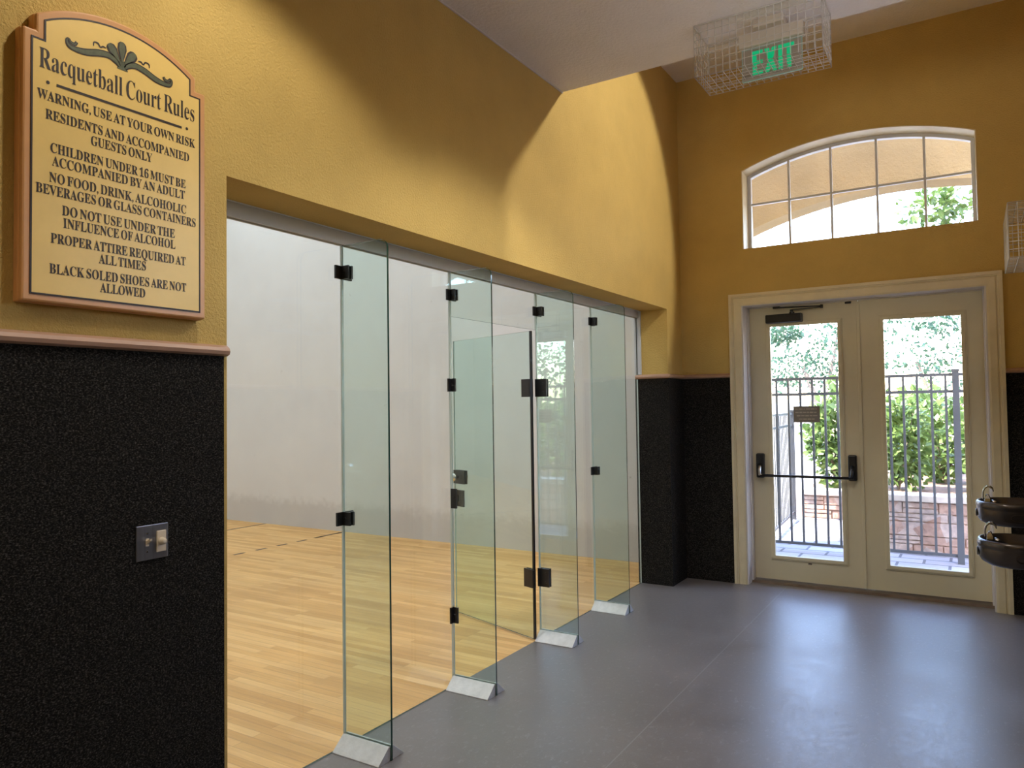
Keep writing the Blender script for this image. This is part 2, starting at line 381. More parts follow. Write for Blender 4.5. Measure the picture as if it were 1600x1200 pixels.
# ------------------------------------------------------------------ the room
D = 6.738      # inner face of the wall with the doors
YJ = 6.354     # far jamb of the court opening
Y0 = 1.74      # near edge of the court opening
HO = 2.464     # underside of the opening's header
G = -0.29      # plane of the glass wall
HS, YS, HC = 3.729, 4.40, 4.66
XR = 2.80
YL = 6.94      # face of the door leaves
WT = 4.80
struct(boxes('floor', m_floor, None, (G, XR + .2, -3.2, 6.90, -0.12, 0.0)))
struct(boxes('floor_court', m_wood, None, (-12.6, G - 0.0005, 1.0, 7.25, -0.12, 0.0)))
struct(boxes('wall_left', m_wall, None, (-0.25, 0, -3.2, Y0, -0.1, WT), (-0.25, 0, Y0, YJ, HO, WT), (-0.25, 0, YJ, D, -0.1, WT)))
struct(boxes('wall_court_rear', m_court, None, (-0.31, -0.25, 1.0, Y0, -0.1, 6.3), (-0.31, -0.25, Y0, YJ, HO, 6.3), (-0.31, -0.25, YJ, 7.25, -0.1, 6.3)))
struct(boxes('wall_court_right', m_court, None, (-12.7, -0.31, 7.15, 7.35, -0.1, 6.3)))
struct(boxes('wall_court_left', m_court, None, (-12.7, -0.31, 0.85, 1.05, -0.1, 6.3)))
struct(boxes('wall_court_front', m_court, None, (-12.7, -12.5, 0.9, 7.3, -0.1, 6.3)))
struct(boxes('ceiling_court', m_court, None, (-12.7, -0.2, 0.85, 7.35, 6.1, 6.3)))
RY0, RY1, RZ0, RZ1 = 2.8, 3.9, 2.25, 3.25
struct(boxes('wall_right', m_wall, None, (XR, XR + .2, -3.2, RY0, -0.1, WT), (XR, XR + .2, RY1, 7.0, -0.1, WT), (XR, XR + .2, RY0, RY1, -0.1, RZ0), (XR, XR + .2, RY0, RY1, RZ1, WT)))
struct(boxes('wall_front', m_wall, None, (-0.2, XR + .1, -3.3, -3.1, -0.1, WT)))
struct(boxes('ceiling', m_ceil, None, (0, XR, -3.15, YS, HS, WT)))
struct(boxes('ceiling_high', m_ceil, None, (-0.2, XR + .2, YS - .1, 7.0, HC, WT + .1)))
# thin caulk line where the low ceiling meets the left wall
struct(boxes('trim_1', m_jamb, None, (0.0, 0.008, -3.1, YS, HS - 0.008, HS)))

# wall with the doors and the arched window
WX0, WX1, WZ0, WZ1 = 0.587, 2.382, 2.9975, 3.708
DX0, DX1, DZ = 0.557, 2.415, 2.485
ACX, ACZ, ACR = 1.4845, 1.4071, 2.4678
def arch_z(x): return ACZ + math.sqrt(ACR ** 2 - (x - ACX) ** 2)
bm = BM()
box(bm, -0.31, DX0, D, 7.0, -0.1, WT); box(bm, DX1, XR + .2, D, 7.0, -0.1, WT)
box(bm, DX0, DX1, D, 7.0, DZ, WZ0); box(bm, DX0, WX0, D, 7.0, WZ0, WT); box(bm, WX1, DX1, D, 7.0, WZ0, WT)
n = 28
poly = [(WX0 + (WX1 - WX0) * i / n, arch_z(WX0 + (WX1 - WX0) * i / n)) for i in range(n + 1)]
for (xa, za), (xb, zb) in zip(poly, poly[1:]):
    prism(bm, [(xa, za), (xb, zb), (xb, WT), (xa, WT)], lambda u, v, w: (u, w, v), D, 7.0)
bmesh.ops.remove_doubles(bm, verts=bm.verts, dist=1e-5)
struct(obj('wall_back', bm, m_wall))

# window: cream liner, sash, muntins, one pane
win = thing('window_1', 'arched window with ten panes above the double doors', 'window', (1.4845, 6.9, WZ0)); struct(win)
bm = BM()
outer = [(WX0, WZ0)] + poly + [(WX1, WZ0)]
inner = [(WX0 + .007, WZ0)] + [(min(max(x, WX0 + .007), WX1 - .007), z - .007) for x, z in poly] + [(WX1 - .007, WZ0)]
for i in range(len(outer) - 1):
    prism(bm, [outer[i], outer[i + 1], inner[i + 1], inner[i]], lambda u, v, w: (u, w, v), D - 0.003, 6.92)
bmesh.ops.remove_doubles(bm, verts=bm.verts, dist=1e-5)
obj('window_liner', bm, m_cream, win)
sash_o = [(WX0 + .007, WZ0), *[(min(max(x, WX0 + .007), WX1 - .007), z - .007) for x, z in poly], (WX1 - .007, WZ0)]
bm = BM(); strip(bm, sash_o, offset(sash_o, -0.028), lambda u, v, w: (u, w, v), 6.92, 6.975); obj('sash', bm, m_winframe, win)
for mx_ in (0.956, 1.307, 1.667, 2.022):
    boxes('muntin', m_winframe, win, (mx_ - .009, mx_ + .009, 6.925, 6.955, WZ0, arch_z(mx_) - .03))
boxes('muntin', m_winframe, win, (WX0 + .02, WX1 - .02, 6.927, 6.953, 3.425, 3.443))
bm = BM(); prism(bm, offset(sash_o, -0.02), lambda u, v, w: (u, w, v), 6.938, 6.942); obj('glass_pane', bm, m_win, win)

# window added in the unseen right wall for its daylight: sash, muntins and pane
win_added = thing('window_added', 'small high window added for daylight in the wall with the drinking fountains', 'window', (XR + .15, (RY0 + RY1) / 2, RZ0)); struct(win_added)
bm = BM(); q2 = [(RY0, RZ0), (RY1, RZ0), (RY1, RZ1), (RY0, RZ1)]; strip(bm, q2, offset(q2, -.04), lambda u, v, w: (w, u, v), XR + .13, XR + .18); obj('sash', bm, m_winframe, win_added)
boxes('muntin', m_winframe, win_added, (XR + .14, XR + .17, (RY0 + RY1) / 2 - .01, (RY0 + RY1) / 2 + .01, RZ0 + .04, RZ1 - .04))
boxes('muntin', m_winframe, win_added, (XR + .14, XR + .17, RY0 + .04, RY1 - .04, 2.69, 2.71))
boxes('glass_pane', m_win, win_added, (XR + .153, XR + .157, RY0 + .03, RY1 - .03, RZ0 + .03, RZ1 - .03))

# door casing: moulded profile swept round the opening with mitres
prof = [(0.0, 0.0), (0.0, 0.012), (0.012, 0.016), (0.058, 0.019), (0.062, 0.011), (0.068, 0.011), (0.072, 0.021), (0.078, 0.021), (0.082, 0.028), (0.106, 0.028), (0.106, 0.0)]
bm = BM(); rings = []
for (px, pz, sx, sz) in ((DX0, 0.0, -1, 0), (DX0, DZ, -1, 1), (DX1, DZ, 1, 1), (DX1, 0.0, 1, 0)):
    rings.append([(px + sx * u, D - v, pz + sz * u) for u, v in prof])
loft(bm, rings); struct(obj('trim_2', bm, m_cream), 'cream moulded casing round the double doors')
bm = BM()
box(bm, DX0, DX0 + .012, D - .004, 7.0, 0, DZ); box(bm, DX1 - .012, DX1, D - .004, 7.0, 0, DZ); box(bm, DX0 + .012, DX1 - .012, D - .004, 7.0, DZ - .004, DZ)
box(bm, DX0 + .012, DX0 + .024, 6.86, YL - .004, 0, DZ - .004)
box(bm, DX1 - .024, DX1 - .012, 6.86, YL - .004, 0, DZ - .004)
box(bm, DX0 + .024, DX1 - .024, 6.88, YL - .004, DZ - .012, DZ - .004)
struct(obj('trim_3', bm, m_jamb), 'white door jamb lining')
bm = BM(); prism(bm, [(6.84, 0.0), (6.86, 0.018), (7.0, 0.022), (7.02, 0.0)], lambda u, v, w: (w, u, v), DX0 + .012, DX1 - .012)
struct(obj('trim_4', bm, m_thresh), 'bronze door threshold')

def door_leaf(name, x0, x1, g, label):
    """g: glass rectangle x0, x1, z0, z1"""
    r = thing(name, label, 'door', ((x0 + x1) / 2, YL, 0.024)); struct(r)
    gx0, gx1, gz0, gz1 = g; zb, zt = 0.026, 2.474; yb = YL + .045
    bm = BM()
    box(bm, x0, gx0 - .03, YL, yb, zb, zt); box(bm, gx1 + .03, x1, YL, yb, zb, zt)
    box(bm, gx0 - .03, gx1 + .03, YL, yb, zb, gz0 - .03); box(bm, gx0 - .03, gx1 + .03, YL, yb, gz1 + .03, zt)
    obj('leaf', bm, m_door, r)
    sw = lambda u, v, w: (u, w, v)
    rect = lambda d: [(gx0 - d, gz0 - d), (gx1 + d, gz0 - d), (gx1 + d, gz1 + d), (gx0 - d, gz1 + d)]
    bm = BM(); strip(bm, rect(.036), rect(.0), sw, YL - .012, YL + .02); strip(bm, rect(.026), rect(-.002), sw, YL - .018, YL - .01)
    obj('glazing_frame', bm, m_door, r, bevel=.003)
    boxes('glass_pane', m_win, r, (gx0 - .002, gx1 + .002, YL + .022, YL + .026, gz0 - .002, gz1 + .002))
    return r
dl = door_leaf('door_1', 0.572, 1.4885, (0.759, 1.326, 0.241, 2.299), 'beige glazed door leaf with push bar and closer')
dr = door_leaf('door_2', 1.4925, 2.400, (1.682, 2.242, 0.241, 2.295), 'plain beige glazed door leaf nearest the drinking fountains')
boxes('astragal', m_door, dl, (1.476, 1.502, YL - .012, YL - .001, 0.03, 2.47), bevel=.003)
for hz in (0.35, 1.25, 2.25):
    bm = BM(); tube(bm, [(2.398, YL - .012, hz - .05), (2.398, YL - .012, hz + .05)], .008); obj('hinge', bm, m_jamb, dr, smooth=True)
# panic bar
pb = thing('push_bar', '', '', (1.05, YL, 0.96)); pb.parent = dl; pb.location = Vector((1.05, YL, 0.96)) - Vector(dl.location)
for k in ('label', 'category'): del pb[k]
for (a, b) in ((0.618, 0.688), (1.384, 1.452)):
    m_ = boxes('bar_mount', m_black, pb, (a, b, YL - .055, YL, 0.935, 1.155), bevel=.012)
for s, xx in ((1, 0.655), (-1, 1.418)):
    bm = BM(); tube(bm, [(xx, YL - .05, 1.06), (xx, YL - .085, 1.01), (xx + s * .004, YL - .095, 0.968), (xx + s * .03, YL - .095, 0.962)], [.016, .014, .013, .011], 10)
    obj('bar_arm', bm, m_chrome if s > 0 else m_black, pb, smooth=True)
bm = BM(); tube(bm, [(0.66, YL - .095, 0.962), (1.43, YL - .095, 0.962)], .0125, 12); obj('bar_tube', bm, m_black, pb, smooth=True)
# door closer
dc = bpy.data.objects.new('door_closer', None); C.objects.link(dc); dc.parent = dl; dc.location = Vector((0.89, YL, 2.36)) - Vector(dl.location); dc['label'] = 'black door closer with folded arm'
boxes('closer_body', m_black, dc, (0.735, 1.045, YL - .075, YL - .002, 2.325, 2.402), bevel=.008)
bm = BM(); lathe(bm, [(.022, 2.40), (.022, 2.415), (.012, 2.418), (.012, 2.43)], 12, lambda a, b, h: (0.96 + a, YL - .04 + b, h)); obj('closer_pivot', bm, m_black, dc)
bm = BM(); prism(bm, [(0.94, YL - .03), (0.96, YL - .052), (1.215, YL - .10), (1.222, YL - .085)], lambda u, v, w: (u, v, w), 2.43, 2.438)
obj('closer_arm', bm, m_black, dc)
bm = BM(); tube(bm, [(1.215, YL - .093, 2.444), (0.84, YL - .05, 2.462)], .006, 8); box(bm, 0.80, 0.86, YL - .065, YL - .03, 2.456, 2.472); lathe(bm, [(.012, 2.425), (.012, 2.455)], 10, lambda a, b, h: (1.215 + a, YL - .093 + b, h))
obj('closer_rod', bm, m_black, dc)
boxes('head_stop', m_black, dl, (1.39, 1.44, YL - .02, YL - .002, 2.455, 2.472), bevel=.004)
# notice on the glass, print too small to read
ns = boxes('notice_sticker', m_sticker, dl, (0.940, 1.161, YL + .018, YL + .0215, 1.433, 1.576), bevel=.001); ns['label'] = 'small taupe notice stuck on the glass'
bm = BM(); rnd = random.Random(4)
for row, (a, b) in enumerate(((.955, 1.145), (.955, 1.147), (.967, 1.14), (.985, 1.12))):
    zc = 1.551 - row * .0295; x = a
    while x < b - .008:
        w = rnd.choice((.014, .022, .03, .036)); w = min(w, b - x); h = rnd.uniform(.0035, .0055)
        box(bm, x, x + w, YL + .0165, YL + .018, zc - h, zc + h); x += w + .006
obj('small_print', bm, m_sticktext, ns)
bm = BM(); prism(bm, [(1.035, .185), (1.065, .185), (1.065, .197), (1.035, .197)], lambda u, v, w: (u, w, v), YL - .006, YL); obj('door_stud', bm, m_thresh, dl)

# black carpet wainscot and the tan rail above it
struct(boxes('wainscot_left', m_carpet, None, (0, 0.008, -3.1, 1.722, 0.0, 1.80)))
struct(boxes('wainscot_jamb', m_carpet, None, (-0.312, 0.009, YJ - .009, YJ, 0.0, 1.845), (0, 0.009, YJ, D - .009, 0.0, 1.845), (0, DX0 - .107, D - .009, D, 0.0, 1.845)))
struct(boxes('wainscot_right', m_carpet, None, (DX1 + .107, XR, D - .009, D, 0.0, 1.81), (XR - .009, XR, -3.1, D - .009, 0.0, 1.81)))
rail_prof = [(0, 0), (.012, 0), (.026, .006), (.030, .018), (.024, .030), (.010, .038), (0, .040)]
def rail(name, path, z, mtl=m_rail):
    """path: (x, y, nx, ny) corner points with mitre directions"""
    bm = BM(); loft(bm, [[(x + nx * u, y + ny * u, z + v) for u, v in rail_prof] for x, y, nx, ny in path]); o = obj(name, bm, mtl); struct(o); return o
rail('trim_5', [(0, -3.1, 1, 0), (0, 1.715, 1, 0), (0, 1.74, .25, 1) if False else (0, 1.735, .9, 0)], 1.80)
rail('trim_6', [(-0.305, YJ, 0, -1), (0, YJ, 1, -1), (0, D, 1, -1), (DX0 - .106, D, 0, -1)], 1.843)
rail('trim_7', [(DX1 + .106, D, 0, -1), (XR, D, -1, -1), (XR, -3.1, -1, 0)], 1.808)
struct(boxes('trim_8', m_rail, None, (-0.25, 0.0, Y0 - .001, Y0 + .0005, 0, 0.001)))
bpy.data.objects.remove(bpy.data.objects['trim_8'])
# glazing channels: along the header and up the far jamb
struct(boxes('trim_8', m_channel, None, (-0.312, -0.268, Y0, YJ, 2.402, HO)), 'grey glazing channel along the header')
struct(boxes('trim_9', m_channel, None, (-0.312, -0.252, YJ - .012, YJ, 1.885, HO)), 'grey glazing channel up the far jamb')
# court markings
bm = BM()
for k in range(6):
    box(bm, -4.77, -4.73, 5.42 + k * .305 - .0, 5.42 + k * .305 + .15, 0, .0008)
box(bm, -4.78, -4.74, 6.63, 7.15, 0, .0008)
struct(obj('court_marking', bm, m_line), 'dashed court line')
struct(boxes('court_marking', m_line, None, (-6.31, -6.27, 1.06, 7.14, 0, .0008)), 'solid court line')

# ------------------------------------------------------------------ glass wall of the court
GT = 0.006
def slab(bm, poly, fn, a, b, dark=None):
    """glass sheet: faces get slot 0, cut edges slot 1"""
    A = [bm.verts.new(fn(u, v, a)) for u, v in poly]; B = [bm.verts.new(fn(u, v, b)) for u, v in poly]; k = len(poly)
    bm.faces.new(A[::-1]); bm.faces.new(B)
    for i in range(k):
        f = bm.faces.new((A[i], A[(i + 1) % k], B[(i + 1) % k], B[i])); f.material_index = 1 if dark is None or i in dark else 2
def glass(name, poly, fn, a, b, parent=None, local=False, sheet=None, dark=()):
    bm = BM(); slab(bm, poly, fn, a, b, dark)
    return obj(name, bm, None, parent, local=local, mats=[sheet or m_glass, m_edge, m_edge_pale])
def bolt(bm, p, axis, r=.008, h=.003):
    if axis == 'x': lathe(bm, [(r, 0), (r * .8, h)], 10, lambda a, b, t: (p[0] + t, p[1] + a, p[2] + b))
    else: lathe(bm, [(r, 0), (r * .8, h)], 10, lambda a, b, t: (p[0] + a, p[1] - t, p[2] + b))
FIN_W, FIN_T = 0.296, 2.398
def clamp(parent, z, s=1.0, sides=(-1, 1), h=.032):
    for sd in sides:
        bm = BM()
        w0, w1 = .006, .006 + .048 * s
        box(bm, .0065, .017, min(sd * .0065, sd * w1), max(sd * .0065, sd * w1), z - h, z + h)
        box(bm, .0065, w1 + .006, min(sd * .0065, sd * .017), max(sd * .0065, sd * .017), z - h, z + h)
        bolt(bm, (w1 * .6, sd * .017 if sd < 0 else .0175, z), 'y' if sd < 0 else 'y')
        obj('clamp', bm, m_black, parent, local=True)
def make_fin(label, y):
    r = thing('glass_fin', label, 'glass fin', (G, y, 0), 'glass fins along the court front')
    R = .045; x1 = FIN_W
    pts = [(GT + .001, 0.0), (x1, 0.0), (x1, FIN_T - R)] + [(x1 - R + R * math.cos(t), FIN_T - R + R * math.sin(t)) for t in [PI / 2 * i / 8 for i in range(1, 9)]] + [(GT + .001, FIN_T)]
    glass('glass_sheet', pts, lambda u, v, w: (u, w, v), -GT, GT, r, local=True, sheet=m_glass_thick, dark=range(1, len(pts) - 1))
    for sd in (-1, 1):
        bm = BM(); prism(bm, [(sd * .0065, 0), (sd * .087, 0), (sd * .087, .004), (sd * .016, .064), (sd * .0065, .064)], lambda u, v, w: (w, u, v), .0065, x1 - .004)
        obj('base_shoe', bm, m_alu, r, local=True, bevel=.0015)
    return r
f1 = make_fin('tall clear glass fin nearest the rules sign, frontmost of the four', 2.613)
f2 = make_fin('tall clear glass fin beside the free edge of the open glass door', 3.490)
f3 = make_fin('tall clear glass fin carrying the black hinges of the glass door', 4.500)
f4 = make_fin('tall clear glass fin farthest back, nearest the black wainscot', 5.378)
clamp(f1, 2.264); clamp(f1, 1.08)
clamp(f2, 2.263, .8); clamp(f2, 1.736, .7, (-1,), .038); clamp(f2, .41, .7, (-1,), .045)
clamp(f3, 2.27); clamp(f4, 2.28, .9); clamp(f4, 1.089, .9)
bm = BM(); box(bm, .0065, .044, -.018, -.0065, 1.022, 1.135); box(bm, .02, .032, -.021, -.018, 1.07, 1.09); obj('strike_plate', bm, m_black, f2, local=True)
for hz in (1.735, .423):
    bm = BM(); box(bm, -.004, .085, -.017, -.0065, hz - .062, hz + .062); box(bm, -.004, .085, .0065, .017, hz - .062, hz + .062); bolt(bm, (.06, -.017, hz + .03), 'y'); bolt(bm, (.06, -.017, hz - .03), 'y')
    obj('hinge_plate', bm, m_black, f3, local=True)
pg = 'fixed glass sheets of the court front'
def panel(label, y0, y1, z0, z1):
    o = glass('glass_partition', [(y0, z0), (y1, z0), (y1, z1), (y0, z1)], lambda u, v, w: (w, u, v), G - GT, G + GT, dark=(0,))
    return tag(o, label, 'glass panel', pg)
panel('fixed glass sheet between the sign wall and the frontmost fin', Y0 + .002, 2.611, 0.001, 2.402)
panel('fixed glass sheet left of the open glass door, between two fins', 2.615, 3.484, 0.001, 2.402)
panel('short glass transom above the open glass door', 3.494, 4.494, 2.140, 2.402)
panel('fixed glass sheet between the hinge fin and the farthest fin', 4.503, 5.376, 0.001, 2.402)
panel('narrow fixed glass sheet between the farthest fin and the black jamb', 5.380, YJ - .012, 0.001, 2.402)
# open door, local x runs from the hinge to the free edge
dg = thing('glass_door', 'frameless glass door standing open into the racquetball court', 'door', (G - .004, 4.430, 0), None, math.radians(180 - 19.0))
glass('glass_sheet', [(0.004, .012), (.935, .012), (.935, 2.130), (0.004, 2.130)], lambda u, v, w: (u, w, v), -GT, GT, dg, local=True, sheet=m_glass_thick, dark=(0, 3))
boxes_l = BM(); box(boxes_l, -.010, .004, -.008, .008, .012, 2.130); obj('edge_seal', boxes_l, m_black, dg, local=True)
for hz in (1.735, .423):
    bm = BM(); box(bm, 0.0, .085, .0065, .018, hz - .062, hz + .062); box(bm, 0.0, .085, -.018, -.0065, hz - .062, hz + .062); tube(bm, [(-.004, .008, hz - .06), (-.004, .008, hz + .06)], .011)
    obj('patch_hinge', bm, m_black, dg, local=True)
kp = bpy.data.objects.new('door_knob', None); C.objects.link(kp); kp.parent = dg; kp.location = (.875, 0, 1.065); kp['label'] = 'satin knob on a black plate'
bm = BM(); box(bm, -.085, .058, .0065, .016, -.052, .052); box(bm, -.085, .058, -.016, -.0065, -.052, .052); obj('knob_plate', bm, m_black, kp, local=True)
bm = BM(); lathe(bm, [(.014, .016), (.012, .03), (.024, .038), (.030, .050), (.028, .062), (.012, .068)], 20, lambda a, b, h: (a, h, b)); lathe(bm, [(.014, -.016), (.012, -.03), (.024, -.038), (.030, -.050), (.028, -.062), (.012, -.068)], 20, lambda a, b, h: (a, h, b))
obj('knob', bm, m_steel, kp, local=True, smooth=True)
bm = BM(); sq = [(.80, .838), (.93, .838), (.93, .965), (.80, .965)]; sl = [(.855, .878), (.872, .878), (.872, .925), (.855, .925)]
strip(bm, sq, sl, lambda u, v, w: (u, w, v), .0065, .018); obj('lock_plate', bm, m_black, dg, local=True)

# ------------------------------------------------------------------ rules sign
rs = thing('rules_sign', 'cream and tan racquetball court rules sign on the yellow wall', 'sign', (0, 1.325, 1.92))
border = [(1.054, 1.943), (1.596, 1.943), (1.596, 2.687), (1.558, 2.687), (1.558, 2.742)]
cyz = (1.3235, None)
chord = (1.558 - 1.089) / 2; sag = .068; Rr = (chord ** 2 + sag ** 2) / (2 * sag); zc = 2.742 + sag - Rr
a0 = math.asin(chord / Rr)
border += [(1.3235 + Rr * math.sin(a0 - 2 * a0 * i / 24), zc + Rr * math.cos(a0 - 2 * a0 * i / 24)) for i in range(1, 24)]
border += [(1.089, 2.742), (1.089, 2.682), (1.054, 2.682)]
sf = lambda u, v, w: (w, u, v)
bm = BM(); prism(bm, offset(border, .024), sf, 0.0, .030); obj('backboard', bm, m_signwood, rs, bevel=.004)
bm = BM(); prism(bm, offset(border, .0225), sf, .024, .046); obj('frame', bm, m_signwood, rs, bevel=.006)
bm = BM(); prism(bm, offset(border, -.001), sf, .045, .0475); obj('face_panel', bm, m_signface, rs)
bm = BM(); strip(bm, offset(border, .0015), offset(border, -.0035), sf, .0462, .0482); obj('border_line', bm, m_ink, rs)
FX = .0476
def ribbon(bm, pts, ws, x0=FX, x1=FX + .001):
    """flat stroke of changing width on the sign face"""
    P = [Vector(p) for p in pts]
    Q = []
    for i in range(len(P) - 1):
        p0, p1, p2, p3 = P[max(i - 1, 0)], P[i], P[i + 1], P[min(i + 2, len(P) - 1)]
        for k in range(6):
            t = k / 6
            Q.append((0.5 * ((2 * p1) + (p2 - p0) * t + (2 * p0 - 5 * p1 + 4 * p2 - p3) * t * t + (3 * p1 - p0 - 3 * p2 + p3) * t ** 3), ws[i] + (ws[i + 1] - ws[i]) * t))
    Q.append((P[-1], ws[-1]))
    L, R_ = [], []
    for i, (p, w) in enumerate(Q):
        d = (Q[min(i + 1, len(Q) - 1)][0] - Q[max(i - 1, 0)][0]).normalized(); nrm = Vector((-d.y, d.x)) * w / 2
        L.append(p + nrm); R_.append(p - nrm)
    for i in range(len(Q) - 1):
        q = [L[i], L[i + 1], R_[i + 1], R_[i]]
        A = [bm.verts.new((x1, a.x, a.y)) for a in q]
        bm.faces.new(A)
SW = [(1.1787, 2.7141), (1.1731, 2.705), (1.1615, 2.706), (1.1546, 2.7137), (1.1501, 2.7079), (1.1556, 2.6948), (1.1732, 2.6909), (1.2062, 2.6946), (1.2449, 2.7078), (1.2747, 2.7124), (1.295, 2.7053), (1.3104, 2.6909)]
WS = [.004, .006, .005, .004, .005, .008, .011, .015, .016, .015, .013, .006]
TD = [(1.2671, 2.732), (1.2571, 2.7329), (1.2497, 2.7273), (1.2423, 2.7368), (1.2301, 2.7356), (1.2287, 2.7236)]
orn = bpy.data.objects.new('ornament', None); C.objects.link(orn); orn.parent = rs
for mir in (0, 1):
    mf = (lambda p: p) if not mir else (lambda p: (2 * 1.319 - p[0], p[1]))
    bm = BM(); ribbon(bm, [mf(p) for p in SW], [w * 1.15 + .004 for w in WS]); ribbon(bm, [mf(p) for p in SW], [max(.001, w * 1.15 - .003) for w in WS], FX + .001, FX + .0016)
    o = obj('scroll', bm, m_ink, orn, mats=[m_ink, m_ink_green])
    nf = len(o.data.polygons)
    for i, f in enumerate(o.data.polygons): f.material_index = 0 if i < nf // 2 else 1
    bm = BM(); ribbon(bm, [mf(p) for p in TD], [.003, .005, .004, .005, .004, .003]); obj('tendril', bm, m_ink, orn)
for a, b, w in (((1.318, 2.772), (1.318, 2.706), .026), ((1.276, 2.751), (1.311, 2.704), .029), ((1.361, 2.751), (1.326, 2.704), .029)):
    A, B = Vector(a), Vector(b); mid = [A.lerp(B, t) for t in (0, .12, .35, .65, 1)]
    bm = BM(); ribbon(bm, mid, [w * .35, w, w * 1.15, w * .75, .004]); ribbon(bm, mid, [w * .2, w * .62, w * .75, w * .45, .001], FX, FX + .0016)
    o = obj('leaf_motif', bm, m_ink, orn, mats=[m_ink, m_ink_green]); nf = len(o.data.polygons)
    for i, f in enumerate(o.data.polygons): f.material_index = 0 if i < nf // 2 else 1
bm = BM(); ribbon(bm, [(1.3195, 2.712), (1.3195, 2.698), (1.3195, 2.683)], [.014, .026, .036]); obj('stem', bm, m_ink_green, orn)
bm = BM(); ribbon(bm, [(1.122, 2.562), (1.32, 2.5635), (1.526, 2.565)], [.0075, .0075, .0075]); obj('divider', bm, m_ink, rs)
for yy, zz in ((1.098, 2.562), (1.5455, 2.567)):
    bm = BM(); bm.faces.new([bm.verts.new((FX + .001, yy + .005 * math.cos(t), zz + .005 * math.sin(t))) for t in [2 * PI * k / 14 for k in range(14)]]); obj('dot', bm, m_ink, rs)

# lettering: bold serif capitals out of the mathematical alphabet of the built-in font
def serif(s):
    o = ''
    for ch in s:
        if 'A' <= ch <= 'Z': o += chr(0x1D400 + ord(ch) - 65)
        elif 'a' <= ch <= 'z': o += chr(0x1D41A + ord(ch) - 97)
        elif ch.isdigit(): o += chr(0x1D7CE + int(ch))
        else: o += ch
    return o
def text_mesh(s, thin=0.0):
    cu = bpy.data.curves.new('lettering', 'FONT'); cu.body = s; cu.offset = thin; cu.resolution_u = 3; cu.space_word = 0.62
    to = bpy.data.objects.new('lettering', cu); C.objects.link(to); bpy.context.view_layer.update()
    dg_ = bpy.context.evaluated_depsgraph_get(); me = bpy.data.meshes.new_from_object(to.evaluated_get(dg_))
    bpy.data.objects.remove(to)
    co = np.array([v.co[:] for v in me.vertices]); fs = [tuple(p.vertices) for p in me.polygons]
    bpy.data.meshes.remove(me)
    return co, fs
CAP = {}
def cap_height(thin):
    if thin not in CAP:
        co, _ = text_mesh(serif('H'), thin); CAP[thin] = (co[:, 1].min(), co[:, 1].max())
    return CAP[thin]
def sign_line(lines, parent, name='rule_text', thin=0.003):
    """lines: (text, y_left, y_right, z_base, cap_height); one part per rule"""
    bm = BM()
    for s, ya, yb, zb, ch in lines:
        co, fs = text_mesh(serif(s), thin); c0, c1 = cap_height(thin)
        mn, mx_ = co[:, 0].min(), co[:, 0].max()
        vs = [bm.verts.new((FX + .001, ya + (p[0] - mn) / (mx_ - mn) * (yb - ya), zb + (p[1] - c0) / (c1 - c0) * ch)) for p in co]
        for f in fs:
            try: bm.faces.new([vs[i] for i in f])
            except ValueError: pass
    return obj(name, bm, m_ink, parent)
sign_line([('Racquetball Court Rules', 1.074, 1.574, 2.600, .058)], rs, 'title_text', -.006)
cap = .0285
sign_line([('WARNING, USE AT YOUR OWN RISK', 1.069, 1.577, 2.509, cap)], rs)
sign_line([('RESIDENTS AND ACCOMPANIED', 1.092, 1.554, 2.455, cap), ('GUESTS ONLY', 1.222, 1.420, 2.416, cap)], rs)
sign_line([('CHILDREN UNDER 16 MUST BE', 1.106, 1.541, 2.360, cap), ('ACCOMPANIED BY AN ADULT', 1.110, 1.538, 2.322, cap)], rs)
sign_line([('NO FOOD, DRINK, ALCOHOLIC', 1.103, 1.543, 2.273, cap), ('BEVERAGES OR GLASS CONTAINERS', 1.067, 1.579, 2.235, cap)], rs)
sign_line([('DO NOT USE UNDER THE', 1.139, 1.501, 2.183, cap), ('INFLUENCE OF ALCOHOL', 1.143, 1.503, 2.146, cap)], rs)
sign_line([('PROPER ATTIRE REQUIRED AT', 1.108, 1.541, 2.096, cap), ('ALL TIMES', 1.247, 1.399, 2.058, cap)], rs)
sign_line([('BLACK SOLED SHOES ARE NOT', 1.105, 1.543, 2.007, cap), ('ALLOWED', 1.251, 1.397, 1.970, cap)], rs)

# ------------------------------------------------------------------ switch plate
sw = thing('light_switch', 'steel switch plate with toggle and dimmer on the black wainscot', 'light switch', (0.008, 1.445, 1.178))
boxes('cover_plate', m_plate, sw, (.008, .013, 1.390, 1.501, 1.122, 1.235), bevel=.0025)
boxes('toggle_collar', m_ivory, sw, (.0128, .0145, 1.422, 1.432, 1.167, 1.192))
bm = BM(); prism(bm, [(.013, 1.172), (.034, 1.186), (.035, 1.193), (.013, 1.184)], lambda u, v, w: (u, w, v), 1.4235, 1.4305); obj('toggle', bm, m_ivory, sw)
boxes('dimmer_plate', m_ivory, sw, (.0128, .018, 1.458, 1.491, 1.143, 1.212), bevel=.002)
bm = BM(); lathe(bm, [(.0125, .018), (.0125, .021), (.0105, .022), (.009, .036), (.004, .038)], 20, lambda a, b, h: (h, 1.4735 + a, 1.178 + b)); obj('dimmer_knob', bm, m_ivory, sw, smooth=True)
for zz in (1.149, 1.208):
    bm = BM(); lathe(bm, [(.0035, .013), (.003, .0145)], 10, lambda a, b, h: (h, 1.427 + a, zz + b)); obj('screw', bm, m_steel, sw)

